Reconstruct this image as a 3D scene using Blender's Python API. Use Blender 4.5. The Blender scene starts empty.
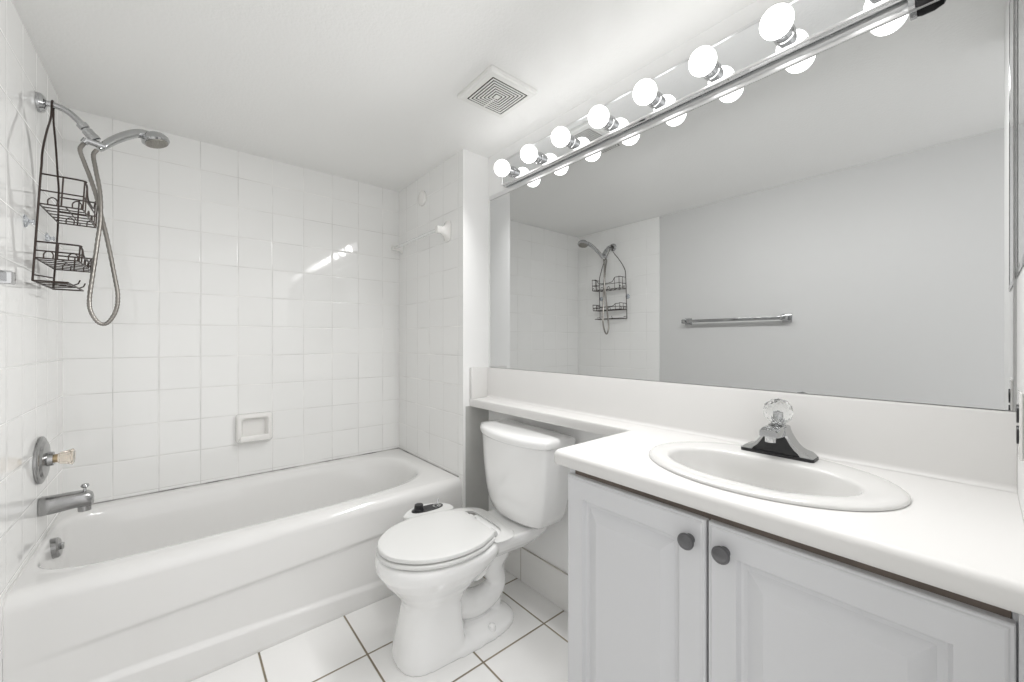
import bpy, bmesh, math, random
from mathutils import Vector, Matrix
random.seed(7)
C = bpy.context.scene
PI = math.pi

# ---------------------------------------------------------------- camera, world, exposure
XM, XW, XL = 1.311, 1.1455, -0.3745      # mirror wall, tiled alcove end, shower wall
YB, YW, YR = 2.544, 1.757, -0.043        # tiled back wall, alcove front, wall beside the vanity
ZC, H = 2.195, 1.1886                    # ceiling height, eye height
T = 0.157                                # wall tile
cam_d = bpy.data.cameras.new('camera'); cam = bpy.data.objects.new('camera', cam_d); C.collection.objects.link(cam)
cam.location = (0, 0, H); cam.rotation_euler = (PI/2, 0, -0.7)
cam_d.sensor_width = 36; cam_d.lens = 397.67/1024*36; cam_d.clip_start = 0.01
C.camera = cam
W = bpy.data.worlds.new('fill_world'); C.world = W; W.use_nodes = True  # added even fill, entering by the open side behind the camera
W.node_tree.nodes['Background'].inputs[0].default_value = (1, 0.995, 0.988, 1)
W.node_tree.nodes['Background'].inputs[1].default_value = 1.35
C.view_settings.view_transform = 'Standard'; C.view_settings.look = 'None'
C.view_settings.gamma = 1; C.view_settings.use_curve_mapping = False
C.view_settings.exposure = 0.12
BULB = 3.9          # glow of the frosted globes
LAMP = 9.0          # watts each bulb throws out and down into the room
C.cycles.max_bounces = 14; C.cycles.diffuse_bounces = 8; C.cycles.glossy_bounces = 8; C.cycles.transmission_bounces = 10

# ---------------------------------------------------------------- materials
def nodes(name):
    m = bpy.data.materials.new(name); m.use_nodes = True
    nt = m.node_tree; return m, nt, nt.nodes['Principled BSDF']
def mat(name, col, rough=0.4, metal=0.0, bump=None, var=0.0, coat=0.0, trans=0.0, ior=1.5, emit=0.0, aniso=0):
    m, nt, b = nodes(name)
    b.inputs['Roughness'].default_value = rough; b.inputs['Metallic'].default_value = metal
    b.inputs['IOR'].default_value = ior
    b.inputs['Coat Weight'].default_value = coat; b.inputs['Coat Roughness'].default_value = 0.05
    b.inputs['Transmission Weight'].default_value = trans
    c4 = (*col, 1)
    b.inputs['Base Color'].default_value = c4
    tc = nt.nodes.new('ShaderNodeTexCoord')
    if var > 0:
        n = nt.nodes.new('ShaderNodeTexNoise'); n.inputs['Scale'].default_value = 9; n.inputs['Detail'].default_value = 4
        nt.links.new(tc.outputs['Object'], n.inputs['Vector'])
        r = nt.nodes.new('ShaderNodeValToRGB')
        r.color_ramp.elements[0].color = (*[max(0, x*(1-var)) for x in col], 1); r.color_ramp.elements[0].position = 0.3
        r.color_ramp.elements[1].color = (*[min(1, x*(1+var)) for x in col], 1); r.color_ramp.elements[1].position = 0.7
        nt.links.new(n.outputs['Fac'], r.inputs['Fac']); nt.links.new(r.outputs['Color'], b.inputs['Base Color'])
    if bump:
        sc, st, dist = bump
        n = nt.nodes.new('ShaderNodeTexNoise'); n.inputs['Scale'].default_value = sc; n.inputs['Detail'].default_value = 3
        nt.links.new(tc.outputs['Object'], n.inputs['Vector'])
        bp = nt.nodes.new('ShaderNodeBump'); bp.inputs['Strength'].default_value = st; bp.inputs['Distance'].default_value = dist
        nt.links.new(n.outputs['Fac'], bp.inputs['Height']); nt.links.new(bp.outputs['Normal'], b.inputs['Normal'])
    if emit:
        b.inputs['Emission Color'].default_value = (1, 0.992, 0.978, 1); b.inputs['Emission Strength'].default_value = emit
    return m
def tile_mat(name, ua, va, u0, v0, pu, pv, gw, tile, grout, rough=0.045, wav=0.12, var=0.015):
    m, nt, b = nodes(name); N = nt.nodes; L = nt.links
    tc = N.new('ShaderNodeTexCoord'); sp = N.new('ShaderNodeSeparateXYZ'); L.new(tc.outputs['Object'], sp.inputs[0])
    def M(op, a, bb=None):
        n = N.new('ShaderNodeMath'); n.operation = op
        for i, v in enumerate((a, bb)):
            if v is None: continue
            if isinstance(v, (int, float)): n.inputs[i].default_value = v
            else: L.new(v, n.inputs[i])
        return n.outputs[0]
    ds = []; ids = []
    for ax, o, p in ((ua, u0, pu), (va, v0, pv)):
        q = M('SUBTRACT', sp.outputs[ax], o)
        ds.append(M('PINGPONG', q, p/2)); ids.append(M('FLOOR', M('DIVIDE', q, p)))
    d = M('MINIMUM', ds[0], ds[1])
    mr = N.new('ShaderNodeMapRange'); mr.interpolation_type = 'SMOOTHSTEP'; L.new(d, mr.inputs['Value'])
    mr.inputs['From Min'].default_value = gw*0.35; mr.inputs['From Max'].default_value = gw*0.75
    pil = N.new('ShaderNodeMapRange'); pil.interpolation_type = 'SMOOTHSTEP'; L.new(d, pil.inputs['Value'])
    pil.inputs['From Min'].default_value = gw*0.35; pil.inputs['From Max'].default_value = gw*0.5+0.004
    cb = N.new('ShaderNodeCombineXYZ'); L.new(ids[0], cb.inputs[0]); L.new(ids[1], cb.inputs[1])
    wn = N.new('ShaderNodeTexWhiteNoise'); wn.noise_dimensions = '2D'; L.new(cb.outputs[0], wn.inputs['Vector'])
    tv = N.new('ShaderNodeMapRange'); L.new(wn.outputs['Value'], tv.inputs['Value'])
    tv.inputs['To Min'].default_value = 1-var; tv.inputs['To Max'].default_value = 1+var*0.4
    tcol = N.new('ShaderNodeMix'); tcol.data_type = 'RGBA'; tcol.blend_type = 'MULTIPLY'; tcol.inputs['Factor'].default_value = 1
    tcol.inputs['A'].default_value = (*tile, 1); L.new(tv.outputs[0], tcol.inputs['B'])
    gn = N.new('ShaderNodeTexNoise'); gn.inputs['Scale'].default_value = 6; gn.inputs['Detail'].default_value = 4
    L.new(tc.outputs['Object'], gn.inputs['Vector'])
    gr = N.new('ShaderNodeValToRGB'); gr.color_ramp.elements[0].position = 0.35; gr.color_ramp.elements[1].position = 0.65
    gr.color_ramp.elements[0].color = (*[x*0.78 for x in grout], 1); gr.color_ramp.elements[1].color = (*[min(1, x*1.12) for x in grout], 1)
    L.new(gn.outputs['Fac'], gr.inputs['Fac'])
    mx = N.new('ShaderNodeMix'); mx.data_type = 'RGBA'; L.new(mr.outputs[0], mx.inputs['Factor'])
    L.new(gr.outputs['Color'], mx.inputs['A']); L.new(tcol.outputs['Result'], mx.inputs['B']); L.new(mx.outputs['Result'], b.inputs['Base Color'])
    rg = N.new('ShaderNodeMapRange'); L.new(mr.outputs[0], rg.inputs['Value']); rg.inputs['To Min'].default_value = 0.7; rg.inputs['To Max'].default_value = rough
    L.new(rg.outputs[0], b.inputs['Roughness'])
    w = N.new('ShaderNodeTexNoise'); w.inputs['Scale'].default_value = 9; w.inputs['Detail'].default_value = 1; L.new(tc.outputs['Object'], w.inputs['Vector'])
    hh = M('ADD', M('MULTIPLY', w.outputs['Fac'], wav), pil.outputs[0])
    bp = N.new('ShaderNodeBump'); bp.inputs['Strength'].default_value = 0.5; bp.inputs['Distance'].default_value = 0.0015
    L.new(hh, bp.inputs['Height']); L.new(bp.outputs['Normal'], b.inputs['Normal'])
    return m
WHT = (0.80, 0.80, 0.79)
M_paint = mat('wall_paint', (0.86, 0.86, 0.855), 0.42, bump=(160, 0.12, 0.002))
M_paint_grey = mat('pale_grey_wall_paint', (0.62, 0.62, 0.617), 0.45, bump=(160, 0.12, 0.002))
M_ceil = mat('ceiling_paint', (0.87, 0.87, 0.86), 0.38, bump=(110, 0.35, 0.003))
TC, GC = (0.87, 0.87, 0.86), (0.79, 0.785, 0.77)
ZR = 1.8962
M_tile_x = tile_mat('tile_on_end_walls', 1, 2, 1.965, ZR, T, T, 0.0026, TC, GC)
M_tile_left = tile_mat('tile_on_shower_wall', 1, 2, 1.965, ZR, T, T, 0.0022, TC, (0.83, 0.83, 0.82), rough=0.025, wav=0.05, var=0.01)
M_tile_y = tile_mat('tile_on_back_wall', 0, 2, -0.2235, ZR, T, T, 0.0026, TC, GC)
M_floor = tile_mat('floor_tile', 0, 1, 0.2385, 1.507, 0.314, 0.314, 0.0065, (0.87, 0.865, 0.855), (0.25, 0.21, 0.15), rough=0.12, wav=0.15, var=0.02)
M_base = tile_mat('base_tile', 1, 2, 1.479, 0.168, 0.314, 5.0, 0.004, (0.82, 0.815, 0.80), (0.5, 0.47, 0.42), rough=0.15, wav=0.15)
M_tub = mat('tub_enamel', (0.785, 0.78, 0.77), 0.12, coat=0.5, bump=(5, 0.05, 0.002))
M_china = mat('vitreous_china', (0.89, 0.89, 0.885), 0.07, coat=0.6)
M_seat = mat('seat_plastic', (0.74, 0.74, 0.73), 0.22)
M_sink = mat('sink_china', (0.70, 0.695, 0.683), 0.14, coat=0.4)
M_lam = mat('white_laminate', (0.725, 0.717, 0.705), 0.5, bump=(300, 0.04, 0.001))
M_cab = mat('cabinet_thermofoil', (0.645, 0.65, 0.665), 0.36, bump=(220, 0.03, 0.001))
M_dark = mat('gap_shade_brown', (0.16, 0.13, 0.11), 0.7, var=0.2)  # dark brown puts the shade of the door gaps into the frame colour
M_chrome = mat('chrome', (0.50, 0.505, 0.51), 0.10, 1.0, bump=(30, 0.03, 0.001))
M_oldchrome = mat('worn_chrome', (0.36, 0.36, 0.36), 0.24, 1.0, bump=(90, 0.1, 0.001), var=0.25)
M_pewter = mat('pewter_knob_metal', (0.15, 0.15, 0.155), 0.3, 0.9, var=0.2)
M_mirror = mat('mirror_glass', (0.65, 0.656, 0.656), 0.0, 1.0)
M_barmirror = mat('mirrored_plate', (0.80, 0.81, 0.82), 0.02, 1.0)
M_alu = mat('bright_aluminium', (0.78, 0.78, 0.78), 0.3, 1.0, bump=(60, 0.03, 0.001))
M_wire = mat('bronze_wire', (0.045, 0.032, 0.027), 0.4, 0.5)
M_hose = mat('braided_hose_steel', (0.30, 0.285, 0.265), 0.32, 1.0)
M_black = mat('black_plastic', (0.015, 0.015, 0.017), 0.3)
M_crystal = mat('crystal_acrylic', (0.97, 0.98, 0.98), 0.02, trans=1.0, ior=1.49)
M_crystal2 = mat('aged_acrylic', (0.93, 0.84, 0.74), 0.08, trans=1.0, ior=1.47)
M_vent = mat('vent_plastic', (0.82, 0.82, 0.80), 0.4)
M_ventdark = mat('vent_slot_shade', (0.05, 0.045, 0.04), 0.8, var=0.2)
M_bulb = mat('frosted_bulb_glass', (0.9, 0.9, 0.9), 0.3, emit=BULB)
M_caulk = mat('mildewed_caulk', (0.36, 0.35, 0.34), 0.6, var=0.55)
M_lens = mat('suction_vinyl', (0.85, 0.88, 0.92), 0.1, trans=0.85, ior=1.3)
M_bronze = mat('brass_collar', (0.45, 0.35, 0.22), 0.3, 1.0)
M_ceramic = mat('ceramic_fitting', (0.84, 0.83, 0.81), 0.15, coat=0.4)

# ---------------------------------------------------------------- geometry helpers
def tag(o, label=None, cat=None, group=None, kind=None):
    if label: o['label'] = label
    if cat: o['category'] = cat
    if group: o['group'] = group
    if kind: o['kind'] = kind
    return o
def thing(name, label, cat, loc, rotz=0.0, group=None):
    o = bpy.data.objects.new(name, None); C.collection.objects.link(o)
    o.empty_display_size = 0.05
    o.location = loc; o.rotation_euler = (0, 0, rotz); return tag(o, label, cat, group)
def RM(root):
    return Matrix.Translation(root.location) @ Matrix.Rotation(root.rotation_euler.z, 4, 'Z')
def mk(name, bm, ms, parent=None, local=False, smooth=True, loc=None, angle=35, recalc=True):
    """link a bmesh as ONE mesh object; world coordinates unless local"""
    if not isinstance(ms, (list, tuple)): ms = [ms]
    if recalc: bmesh.ops.recalc_face_normals(bm, faces=bm.faces)
    top = parent
    while top is not None and top.parent is not None: top = top.parent
    if not local:
        if top is not None: bmesh.ops.transform(bm, matrix=RM(top).inverted(), verts=bm.verts)
        elif loc is not None: bmesh.ops.translate(bm, vec=-Vector(loc), verts=bm.verts)
    me = bpy.data.meshes.new(name); bm.to_mesh(me); bm.free()
    for m in ms: me.materials.append(m)
    if smooth:
        me.polygons.foreach_set('use_smooth', [True]*len(me.polygons))
        me.set_sharp_from_angle(angle=math.radians(angle))
    o = bpy.data.objects.new(name, me); C.collection.objects.link(o)
    if parent is not None: o.parent = parent
    elif loc is not None: o.location = loc
    return o
def box(bm, a, b, bev=0.0, seg=2, mi=0):
    x0, y0, z0 = [min(p, q) for p, q in zip(a, b)]; x1, y1, z1 = [max(p, q) for p, q in zip(a, b)]
    r = bmesh.ops.create_cube(bm, size=1, matrix=Matrix.Translation(((x0+x1)/2, (y0+y1)/2, (z0+z1)/2)) @ Matrix.Diagonal((x1-x0, y1-y0, z1-z0, 1)))
    vs = r['verts']; fs = {f for v in vs for f in v.link_faces}
    for f in fs: f.material_index = mi
    if bev > 0:
        es = list({e for v in vs for e in v.link_edges})
        g = bmesh.ops.bevel(bm, geom=es, offset=bev, segments=seg, profile=0.5, affect='EDGES', clamp_overlap=True)
        for f in g['faces']: f.material_index = mi
    return fs
def loft(bm, rings, cap0=True, cap1=True, mi=0):
    vr = [[bm.verts.new(p) for p in r] for r in rings]
    n = len(vr[0]); fs = []
    for a, b in zip(vr, vr[1:]):
        for i in range(n):
            j = (i+1) % n
            try: fs.append(bm.faces.new((a[i], a[j], b[j], b[i])))
            except ValueError: pass
    if cap0: fs.append(bm.faces.new(vr[0][::-1]))
    if cap1: fs.append(bm.faces.new(vr[-1]))
    for f in fs: f.material_index = mi
    return vr
def frame_of(d):
    d = Vector(d).normalized()
    u = Vector((0, 0, 1)) if abs(d.z) < 0.9 else Vector((1, 0, 0))
    a = d.cross(u).normalized(); return d, a, d.cross(a).normalized()
def lathe(bm, base, axis, prof, n=32, mi=0, cap=True):
    """prof: (distance along axis, radius)"""
    d, a, b = frame_of(axis); base = Vector(base)
    rings = [[base+d*h+(a*math.cos(2*PI*i/n)+b*math.sin(2*PI*i/n))*max(r, 1e-5) for i in range(n)] for h, r in prof]
    loft(bm, rings, cap, cap, mi)
def catmull(pts, k=8, cyc=False):
    P = [Vector(p) for p in pts]; n = len(P); out = []
    rng = range(n) if cyc else range(n-1)
    for i in rng:
        p0 = P[(i-1) % n] if (cyc or i > 0) else P[0]*2-P[1]
        p1, p2 = P[i], P[(i+1) % n]
        p3 = P[(i+2) % n] if (cyc or i+2 < n) else P[-1]*2-P[-2]
        for s in range(k):
            t = s/k
            out.append(0.5*((2*p1)+(p2-p0)*t+(2*p0-5*p1+4*p2-p3)*t*t+(3*p1-p0-3*p2+p3)*t**3))
    if not cyc: out.append(P[-1])
    return out
def tube(bm, pts, r, n=10, k=0, cyc=False, mi=0):
    P = catmull(pts, k, cyc) if k else [Vector(p) for p in pts]
    m = len(P); R = r if callable(r) else (lambda t: r)
    tang = []
    for i in range(m):
        a = P[i-1] if (i > 0 or cyc) else P[i]; b = P[(i+1) % m] if (i < m-1 or cyc) else P[i]
        tang.append((b-a).normalized())
    _, u, _ = frame_of(tang[0]); rings = []
    for i in range(m):
        t = tang[i]; u = (u-t*u.dot(t)).normalized(); v = t.cross(u)
        rr = R(i/(m-1))
        rings.append([P[i]+(u*math.cos(2*PI*j/n)+v*math.sin(2*PI*j/n))*rr for j in range(n)])
    if cyc: rings.append(rings[0]); 
    if cyc:
        vr = [[bm.verts.new(p) for p in q] for q in rings[:-1]]
        for i in range(m):
            a, b = vr[i], vr[(i+1) % m]
            for j in range(n): bm.faces.new((a[j], a[(j+1) % n], b[(j+1) % n], b[j])).material_index = mi
    else: loft(bm, rings, True, True, mi)
def prism(bm, poly, axis, a, b, mi=0):
    """extrude a 2-D polygon along an axis from a to b; the polygon lies in the other two axes, in order"""
    def p(q, h):
        if axis == 'x': return (h, q[0], q[1])
        if axis == 'y': return (q[0], h, q[1])
        return (q[0], q[1], h)
    loft(bm, [[p(q, a) for q in poly], [p(q, b) for q in poly]], mi=mi)
def B(): return bmesh.new()
def sstep(a, b, x):
    t = min(1, max(0, (x-a)/(b-a))); return t*t*(3-2*t)

# ---------------------------------------------------------------- the room shell
def struct(name, bm, ms, **k):
    return tag(mk(name, bm, ms, smooth=False, **k), kind='structure')
Y0 = -0.4
bm = B(); box(bm, (XL-0.1, Y0, -0.1), (XM+0.1, YB+0.1, 0)); struct('floor', bm, M_floor)
bm = B(); box(bm, (XL-0.1, Y0, ZC), (XM+0.1, YB+0.1, ZC+0.1)); struct('ceiling', bm, M_ceil)
bm = B(); box(bm, (XL-0.1, YB, 0), (XM+0.1, YB+0.1, ZC)); struct('wall_back', bm, M_tile_y)
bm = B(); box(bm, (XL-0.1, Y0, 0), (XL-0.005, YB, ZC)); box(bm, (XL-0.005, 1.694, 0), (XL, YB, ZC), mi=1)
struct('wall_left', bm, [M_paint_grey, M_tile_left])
bm = B(); box(bm, (XM, YR-0.1, 0), (XM+0.1, YB, ZC)); struct('wall_vanity', bm, M_paint)
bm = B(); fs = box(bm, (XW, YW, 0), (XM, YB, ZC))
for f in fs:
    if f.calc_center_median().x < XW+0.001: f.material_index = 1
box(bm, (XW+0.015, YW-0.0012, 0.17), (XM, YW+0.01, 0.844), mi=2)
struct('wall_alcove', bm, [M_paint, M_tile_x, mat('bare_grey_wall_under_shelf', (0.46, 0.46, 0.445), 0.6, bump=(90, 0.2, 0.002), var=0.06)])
bm = B(); box(bm, (0.50, YR-0.1, 0), (XM, YR, ZC)); struct('wall_right', bm, M_paint)
bm = B(); box(bm, (XM-0.009, 0.75, 0), (XM, YW-0.009, 0.168), 0.003); struct('baseboard_vanity', bm, M_base)
bm = B(); box(bm, (XW+0.004, YW-0.009, 0), (XM-0.009, YW, 0.168), 0.003); struct('baseboard_alcove', bm, M_base)
bm = B()   # mildewed sealant where the tub meets the tile
tube(bm, [(XL+0.003, YB-0.002, 0.466), (XW-0.003, YB-0.002, 0.466)], 0.0045, 6)
tube(bm, [(XW-0.002, YB-0.002, 0.466), (XW-0.002, 1.80, 0.466)], 0.0035, 6)
struct('trim_1', bm, M_caulk)
bm = B(); box(bm, (XL+0.001, 1.783, 0), (XW-0.002, 1.797, 0.012), 0.003); tube(bm, [(XL+0.001, YB-0.002, 0.466), (XL+0.001, 1.795, 0.466), (XL+0.001, 1.783, 0.460), (XL+0.001, 1.773, 0.445), (XL+0.001, 1.769, 0.42), (XL+0.001, 1.771, 0.3)], 0.0028, 6); struct('trim_2', bm, M_lam)   # sealant strip at the foot of the apron

# ---------------------------------------------------------------- bathtub
tub = thing('bathtub', 'white alcove bathtub with a curved apron between two tiled walls', 'bathtub', ((XL+XW)/2, 2.16, 0))
CX, CY = 0.37, 2.176
def ray_rect(t, x0, x1, y0, y1):
    c, s = math.cos(t), math.sin(t)
    kx = ((x1-CX) if c > 0 else (x0-CX))/c if abs(c) > 1e-9 else 1e9
    ky = ((y1-CY) if s > 0 else (y0-CY))/s if abs(s) > 1e-9 else 1e9
    k = min(kx, ky); return CX+k*c, CY+k*s
def ray_oval(t, ins, grow=1.0):
    c, s = math.cos(t), math.sin(t)
    ax, n = ((1.06-CX)-ins*1.3, 3.0) if c > 0 else ((CX+0.354)-ins*0.35, 6.0)
    ay = 0.318-ins
    r = (abs(c/ax)**n+abs(s/ay)**n)**(-1/n); return CX+r*c, CY+r*s
NT = 180
angs = []
for (xa, ya) in ((XW, 1.768), (XW, YB), (XL, YB), (XL, 1.768)): angs.append(math.atan2(ya-CY, xa-CX))
ts = sorted(set([2*PI*i/NT-PI for i in range(NT)]+angs))
rings = []
g = 0.0004
def rim_point(t, ins):      # the rounded front edge slides back along the end walls, its corners stay hard against them
    x, y = ray_rect(t, XL+g, XW-g, 1.768, YB-g)
    return x, y+ins*max(0.0, 1-(y-1.768)/0.2)
for ins, z in ((0.020, 0.36), (0.004, 0.395), (0, 0.415), (0.002, 0.432), (0.008, 0.448), (0.018, 0.459), (0.032, 0.465), (0.046, 0.466)):
    rings.append([(*rim_point(t, ins), z) for t in ts])
for f, z in ((0.5, 0.4665), (0.85, 0.466)):
    rings.append([tuple(Vector((*rim_point(t, 0.046), z)).lerp(Vector((*ray_oval(t, 0), z)), f)) for t in ts])
for ins, z in ((0, 0.463), (0.008, 0.457), (0.015, 0.445), (0.022, 0.42), (0.045, 0.30), (0.07, 0.18), (0.095, 0.13), (0.14, 0.105), (0.22, 0.098)):
    rings.append([(*ray_oval(t, ins), z) for t in ts])
bm = B(); loft(bm, rings, cap0=False, cap1=True)
mk('basin', bm, M_tub, tub, angle=60)
bm = B()   # the front apron, its middle panel recessed between two sweeping ledges
NX, NZ = 70, 130
vs = []
for i in range(NX+1):
    x = XL+g+(XW-XL-2*g)*i/NX; col = []
    s = min(1, max(0, (x+0.24)/0.95)); up = 0.266+0.042*s**1.2; lo = 0.118-0.045*min(1, max(0, (x+0.2)/0.9))
    for j in range(NZ+1):
        z = 0.416*j/NZ
        y = 1.7682+0.016*(1-z/0.416)
        rec = sstep(lo-0.006, lo+0.018, z)*(1-sstep(up-0.022, up+0.004, z))*sstep(-0.40, -0.05, x)
        y += 0.013*rec
        col.append(bm.verts.new((x, y, z)))
    vs.append(col)
for i in range(NX):
    for j in range(NZ): bm.faces.new((vs[i][j], vs[i+1][j], vs[i+1][j+1], vs[i][j+1]))
bk = [[bm.verts.new((v.co.x, 1.835, v.co.z)) for v in (c[0], c[-1])] for c in (vs[0], vs[-1])]
bm.faces.new((bk[0][0], bk[1][0], bk[1][1], bk[0][1]))
mk('apron', bm, M_tub, tub, angle=60)
bm = B(); lathe(bm, (-0.356, 2.195, 0.428), (1, 0, 0.12), [(0, 0.036), (0.022, 0.036), (0.027, 0.031), (0.028, 0)], 32)
ov = mk('overflow_plate', bm, M_oldchrome, tub)
tag(ov, 'round worn chrome overflow plate')
bm = B(); box(bm, (-0.331, 2.188, 0.421), (-0.319, 2.202, 0.443), 0.003); mk('drain_lever', bm, M_chrome, ov)
bm = B(); lathe(bm, (-0.10, 2.17, 0.097), (0, 0, 1), [(0, 0.03), (0.004, 0.03), (0.005, 0.022), (0.003, 0)], 24); mk('drain', bm, M_oldchrome, tub)

# ---------------------------------------------------------------- tub spout, valve
sp = thing('tub_spout', 'dark chrome tub spout with a diverter knob on its tip', 'spout', (XL, 2.160, 0.60))
bm = B(); rg = []
for u, zc, hw, hh in ((0, 0.600, 0.027, 0.031), (0.004, 0.600, 0.029, 0.033), (0.03, 0.600, 0.029, 0.032), (0.075, 0.603, 0.028, 0.030), (0.10, 0.604, 0.027, 0.029), (0.120, 0.601, 0.025, 0.029), (0.130, 0.597, 0.021, 0.024), (0.133, 0.595, 0.014, 0.016)):
    rg.append([(XL+0.001+u, 2.160+hw*math.copysign(abs(math.cos(a))**0.7, math.cos(a)), zc+hh*math.copysign(abs(math.sin(a))**0.7, math.sin(a))) for a in [2*PI*i/28 for i in range(28)]])
loft(bm, rg)
lathe(bm, (XL+0.111, 2.160, 0.598), (0, 0, -1), [(0, 0.018), (0.040, 0.018), (0.040, 0.013), (0.03, 0.012)], 20)
mk('spout_body', bm, M_oldchrome, sp)
bm = B(); lathe(bm, (XL+0.112, 2.160, 0.630), (0, 0, 1), [(0, 0.005), (0.012, 0.004), (0.014, 0.009), (0.019, 0.012), (0.026, 0.009), (0.028, 0)], 20); mk('diverter_knob', bm, M_chrome, sp)
va = thing('shower_valve', 'round worn chrome shower valve with a clear acrylic knob', 'valve', (XL, 2.160, 0.765))
bm = B(); lathe(bm, (XL+0.001, 2.160, 0.765), (1, 0, 0), [(0, 0.083), (0.006, 0.083), (0.010, 0.078), (0.011, 0.068), (0.017, 0.062), (0.020, 0.03), (0.021, 0.026), (0.034, 0.024), (0.036, 0)], 48)
mk('escutcheon', bm, M_oldchrome, va)
bm = B(); lathe(bm, (XL+0.034, 2.160, 0.765), (1, 0, 0), [(0, 0.015), (0.012, 0.015), (0.014, 0)], 20); mk('collar', bm, M_bronze, va)
bm = B(); lathe(bm, (XL+0.046, 2.160, 0.765), (1, 0, 0), [(0, 0.017), (0.004, 0.021), (0.024, 0.025), (0.035, 0.030), (0.039, 0.025), (0.036, 0)], 10)
tag(mk('handle', bm, M_crystal2, va, smooth=False), 'yellowed clear acrylic fluted handle')

# ---------------------------------------------------------------- shower arm, hand shower, hose
SY = 2.135
sh = thing('hand_shower', 'chrome hand shower on a curved arm with its hose looping down', 'shower', (XL, SY, 2.025))
bm = B(); lathe(bm, (XL+0.001, SY, 2.025), (1, 0, 0), [(0, 0.033), (0.008, 0.033), (0.017, 0.026), (0.021, 0.013), (0.021, 0)], 32); mk('wall_flange', bm, M_chrome, sh)
bm = B(); tube(bm, [(XL+0.002, SY, 2.025), (-0.338, SY, 2.029), (-0.307, SY, 2.021), (-0.281, SY, 2.000), (-0.260, SY, 1.975)], 0.0105, 14, 8); mk('shower_arm', bm, M_chrome, sh)
ax = Vector((0.6, 0, -0.8)).normalized()
bm = B(); lathe(bm, Vector((-0.270, SY, 1.986)), ax, [(0, 0.012), (0.002, 0.016), (0.018, 0.016), (0.020, 0.011), (0.024, 0.011), (0.026, 0.0165), (0.044, 0.0165), (0.050, 0.0185), (0.062, 0.0185), (0.064, 0)], 16)
tube(bm, [(-0.254, SY-0.004, 1.928), (-0.206, SY, 1.920)], 0.0125, 14)
lathe(bm, Vector((-0.254, SY-0.004, 1.930)), (-0.5, 0, -0.85), [(0, 0.012), (0.016, 0.011), (0.017, 0)], 14)
mk('bracket', bm, M_chrome, sh)
bm = B()
hp = [(-0.224, SY, 1.908), (-0.208, SY+0.008, 1.930), (-0.182, SY+0.026, 1.966), (-0.150, SY+0.050, 2.003), (-0.121, SY+0.070, 2.028), (-0.096, SY+0.085, 2.038), (-0.072, SY+0.096, 2.038)]
tube(bm, hp, lambda t: 0.0120+0.002*math.sin(t*PI)+0.004*t, 16, 8)
mk('handle', bm, M_chrome, sh)
hx = Vector((-0.074, SY+0.095, 2.041)); hd = Vector((0.30, -0.10, -0.95)).normalized()
bm = B(); lathe(bm, hx, hd, [(-0.018, 0), (-0.014, 0.018), (-0.004, 0.036), (0.010, 0.046), (0.023, 0.0465), (0.029, 0.041), (0.030, 0)], 36); hd_o = mk('spray_head', bm, M_chrome, sh)
bm = B(); c0 = hx
lathe(bm, c0+hd*0.0295, hd, [(0, 0.038), (0.003, 0.037), (0.004, 0)], 32)
d_, a_, b_ = frame_of(hd)
for rr, nn in ((0.011, 7), (0.020, 12), (0.029, 18)):
    for i in range(nn):
        q = c0+hd*0.033+(a_*math.cos(2*PI*i/nn)+b_*math.sin(2*PI*i/nn))*rr
        lathe(bm, q, hd, [(0, 0.0022), (0.003, 0.0016), (0.0032, 0)], 8)
mk('spray_plate', bm, mat('spray_plate_grey', (0.34, 0.33, 0.30), 0.4, 0.6), hd_o)
bm = B()
hose = [(-0.263, 0.000, 1.915), (-0.272, 0.000, 1.889), (-0.260, 0.000, 1.841), (-0.247, -0.004, 1.797), (-0.229, -0.010, 1.725), (-0.213, -0.018, 1.642), (-0.196, -0.026, 1.545), (-0.180, -0.034, 1.438), (-0.170, -0.040, 1.36), (-0.175, -0.044, 1.302), (-0.196, -0.048, 1.256), (-0.220, -0.048, 1.256), (-0.240, -0.046, 1.298), (-0.243, -0.042, 1.346), (-0.235, -0.036, 1.438), (-0.225, -0.030, 1.545), (-0.217, -0.026, 1.642), (-0.219, -0.018, 1.739), (-0.231, -0.010, 1.826), (-0.238, 0.000, 1.879), (-0.229, 0.000, 1.903)]
P = catmull([(x, SY+d, z) for x, d, z in hose], 14)
tube(bm, P, lambda t: 0.0066+0.0006*math.sin(t*len(P)*2.1), 10)
mk('hose', bm, M_hose, sh)

# ---------------------------------------------------------------- shower caddy (hangs on the arm)
ca = thing('shower_caddy', 'dark bronze wire shower caddy with two baskets hanging from the shower arm', 'caddy', (-0.35, 2.127, 1.385))
ya, yb, xr, xf = 1.985, 2.268, -0.358, -0.259
wr = 0.0028
def lean(bm):        # the caddy hangs from the arm, so its foot rests closer to the wall than its top
    for v in bm.verts: v.co.x += 0.05*(min(v.co.z, 1.77)-1.385)
    return bm
bm = B()
tube(bm, [(xr, ya, 1.385), (xr, ya, 1.60), (xr, ya+0.001, 1.757), (xr, 2.000, 1.82), (xr, 2.052, 1.90), (xr, 2.105, 1.965), (xr, SY-0.013, 2.005), (xr, SY-0.012, 2.030), (xr, SY, 2.0435), (xr, SY+0.012, 2.030), (xr, SY+0.014, 2.005), (xr-0.002, 2.165, 1.975), (xr-0.004, 2.210, 1.91), (xr-0.005, 2.246, 1.82), (xr-0.004, yb-0.002, 1.74), (xr, yb, 1.60), (xr, yb, 1.385)], wr*1.05, 8, 8)
tube(bm, [(xr, ya, 1.385), (xr, yb, 1.385)], wr, 8)
mk('hanger_frame', lean(bm), M_wire, ca)
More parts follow.
